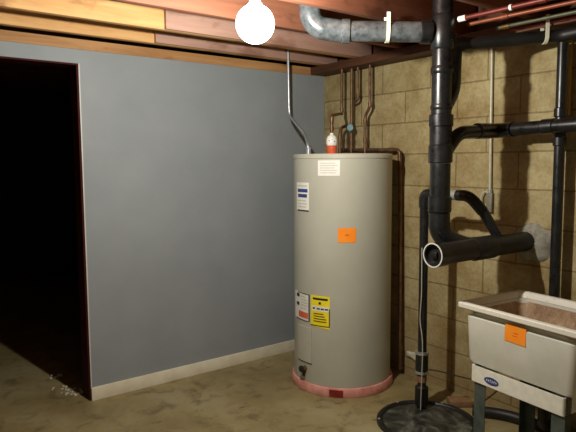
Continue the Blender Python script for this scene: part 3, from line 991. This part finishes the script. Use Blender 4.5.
# inner bowl
loft([rr(0.0405, 0.035, ZR - 0.0302), rr(0.055, 0.045, ZR - 0.08), rr(0.085, 0.06, 0.56), rr(0.11, 0.06, 0.53)], cap1=True).build('bowl', M['tub_in'], sink)['label'] = 'brown stained inside of the tub'
dr = MB().lathe([(0, 0.5305), (0.028, 0.5305), (0.03, 0.533), (0.02, 0.534), (0, 0.532)], 20, (LV / 2, -LU / 2, 0)).build('drain', M['galv'], sink)
MB().tube([(LV / 2, -LU / 2, 0.494), (LV / 2, -LU / 2, 0.30)], 0.02, 16).build('tail_pipe', M['abs_dull'], sink)
q = rounded([(LV / 2, -LU / 2, 0.2995), (LV / 2, -LU / 2, 0.20), (LV / 2 + 0.09, -LU / 2, 0.20), (LV / 2 + 0.09, -LU / 2, 0.28), (LV + 0.03, -LU / 2, 0.28)], 0.04)
MB().tube(q, 0.02, 16).build('trap', M['abs_dull'], sink)
# white apron band
mb = loft([rr(0.030, 0.012, 0.488), rr(0.030, 0.012, 0.408), rr(0.036, 0.012, 0.404), rr(0.040, 0.010, 0.408), rr(0.040, 0.010, 0.487), rr(0.030, 0.012, 0.488)])
for v_ in mb.bm.verts:
    v_.co.y += (-0.045 if v_.co.y > -LU / 2 else 0.05)
ap = mb.build('apron', M['apron'], sink)
ap['label'] = 'white band under the tub'
# oval blue badge on the apron
mb = MB()
xs = 0.0292


def oval(mb, cy, cz, a_, b_, x0, x1, n=32, tilt=0.0):
    for xx in (x0, x1):
        pass
    lo_ = []
    for xx in (x0, x1):
        lo_.append([mb.bm.verts.new((xx, cy + a_ * math.cos(2 * PI * k / n), cz + b_ * math.sin(2 * PI * k / n))) for k in range(n)])
    for k in range(n):
        mb.bm.faces.new((lo_[0][k], lo_[0][(k + 1) % n], lo_[1][(k + 1) % n], lo_[1][k]))
    mb.bm.faces.new(lo_[0])
    mb.bm.faces.new(list(reversed(lo_[1])))


oval(mb, -0.20, 0.440, 0.042, 0.0185, 0.0282, 0.0298)
bd = mb.build('badge', M['blue_ink'], ap)
bd['label'] = 'oval blue badge with pale lettering'
mb = MB()
# worn pale lettering: uneven short strokes along the oval
for k in range(6):
    yc = -0.20 + 0.027 - k * 0.0108
    hgt = 0.0062 + 0.0018 * math.cos((k - 2.5))
    mb.box(0.0272, 0.0281, yc - 0.0012, yc + 0.0012, 0.440 - hgt, 0.440 + hgt)
    if k % 2 == 0:
        mb.box(0.0272, 0.0281, yc - 0.006, yc - 0.001, 0.440 + hgt - 0.0025, 0.440 + hgt)
    else:
        mb.box(0.0272, 0.0281, yc - 0.006, yc - 0.001, 0.440 - 0.0012, 0.440 + 0.0012)
mb.build('lettering', M['paper'], bd)
# orange paper tag on the front
Mt = Matrix.Translation((0.0285, -0.325, 0.706)) @ Matrix.Rotation(math.radians(2), 4, 'X')
tg_ = MB().box(-0.001, 0.001, -0.056, 0.056, -0.042, 0.042, Mt).build('orange_tag', M['orange'], sink)
tg_['label'] = 'fluorescent orange paper tag'
mb = MB()
mb.box(-0.0022, -0.0012, -0.016, 0.010, 0.004, 0.008, Mt)
mb.box(-0.0022, -0.0012, -0.010, 0.014, -0.010, -0.006, Mt)
mb.build('pen_mark', M['orange_pen'], tg_)
# legs (angle section)
for (lx, ly, sx, sy) in ((0.042, -0.09, 1, -1), (LV - 0.05, -0.09, -1, -1), (0.042, -LU + 0.08, 1, 1), (LV - 0.05, -LU + 0.08, -1, 1)):
    mb = MB()
    mb.box(min(lx, lx + sx * 0.004), max(lx, lx + sx * 0.004), min(ly, ly + sy * 0.065), max(ly, ly + sy * 0.065), 0.0, 0.488)
    mb.box(min(lx + sx * .0041, lx + sx * 0.045), max(lx + sx * .0041, lx + sx * 0.045), min(ly, ly + sy * 0.004), max(ly, ly + sy * 0.004), 0.0, 0.488)
    lg = mb.build('leg', M['leg_metal'], sink)

# ------------------------------------------------------------------ crumbs of plaster by the opening
mb = MB()
rnd = random.Random(5)
for i in range(46):
    t_ = rnd.random()
    x_ = -2.03 + rnd.gauss(0, 0.03) + 0.05 * t_
    y_ = 0.32 - 0.22 * t_ + rnd.gauss(0, 0.03)
    if y_ < 0.13:
        y_ = 0.13 + rnd.random() * .03
    s1 = rnd.uniform(0.003, 0.011)
    r_ = bmesh.ops.create_icosphere(mb.bm, subdivisions=1, radius=s1)
    bmesh.ops.scale(mb.bm, vec=(1, rnd.uniform(.6, 1.3), .5), verts=r_['verts'])
    bmesh.ops.translate(mb.bm, vec=(x_, y_, s1 * .5), verts=r_['verts'])
for i in range(6):
    r_ = bmesh.ops.create_icosphere(mb.bm, subdivisions=1, radius=0.009)
    bmesh.ops.translate(mb.bm, vec=(-2.01 + rnd.gauss(0, .02), 0.56 + rnd.gauss(0, .02), 0.006), verts=r_['verts'])
o = mb.build('plaster_crumbs', M['crumb'], angle=20)
tag(recenter(o, (-2.02, 0.25, 0)), 'scattered white plaster crumbs on the floor in the dark opening', 'debris', kind='stuff')
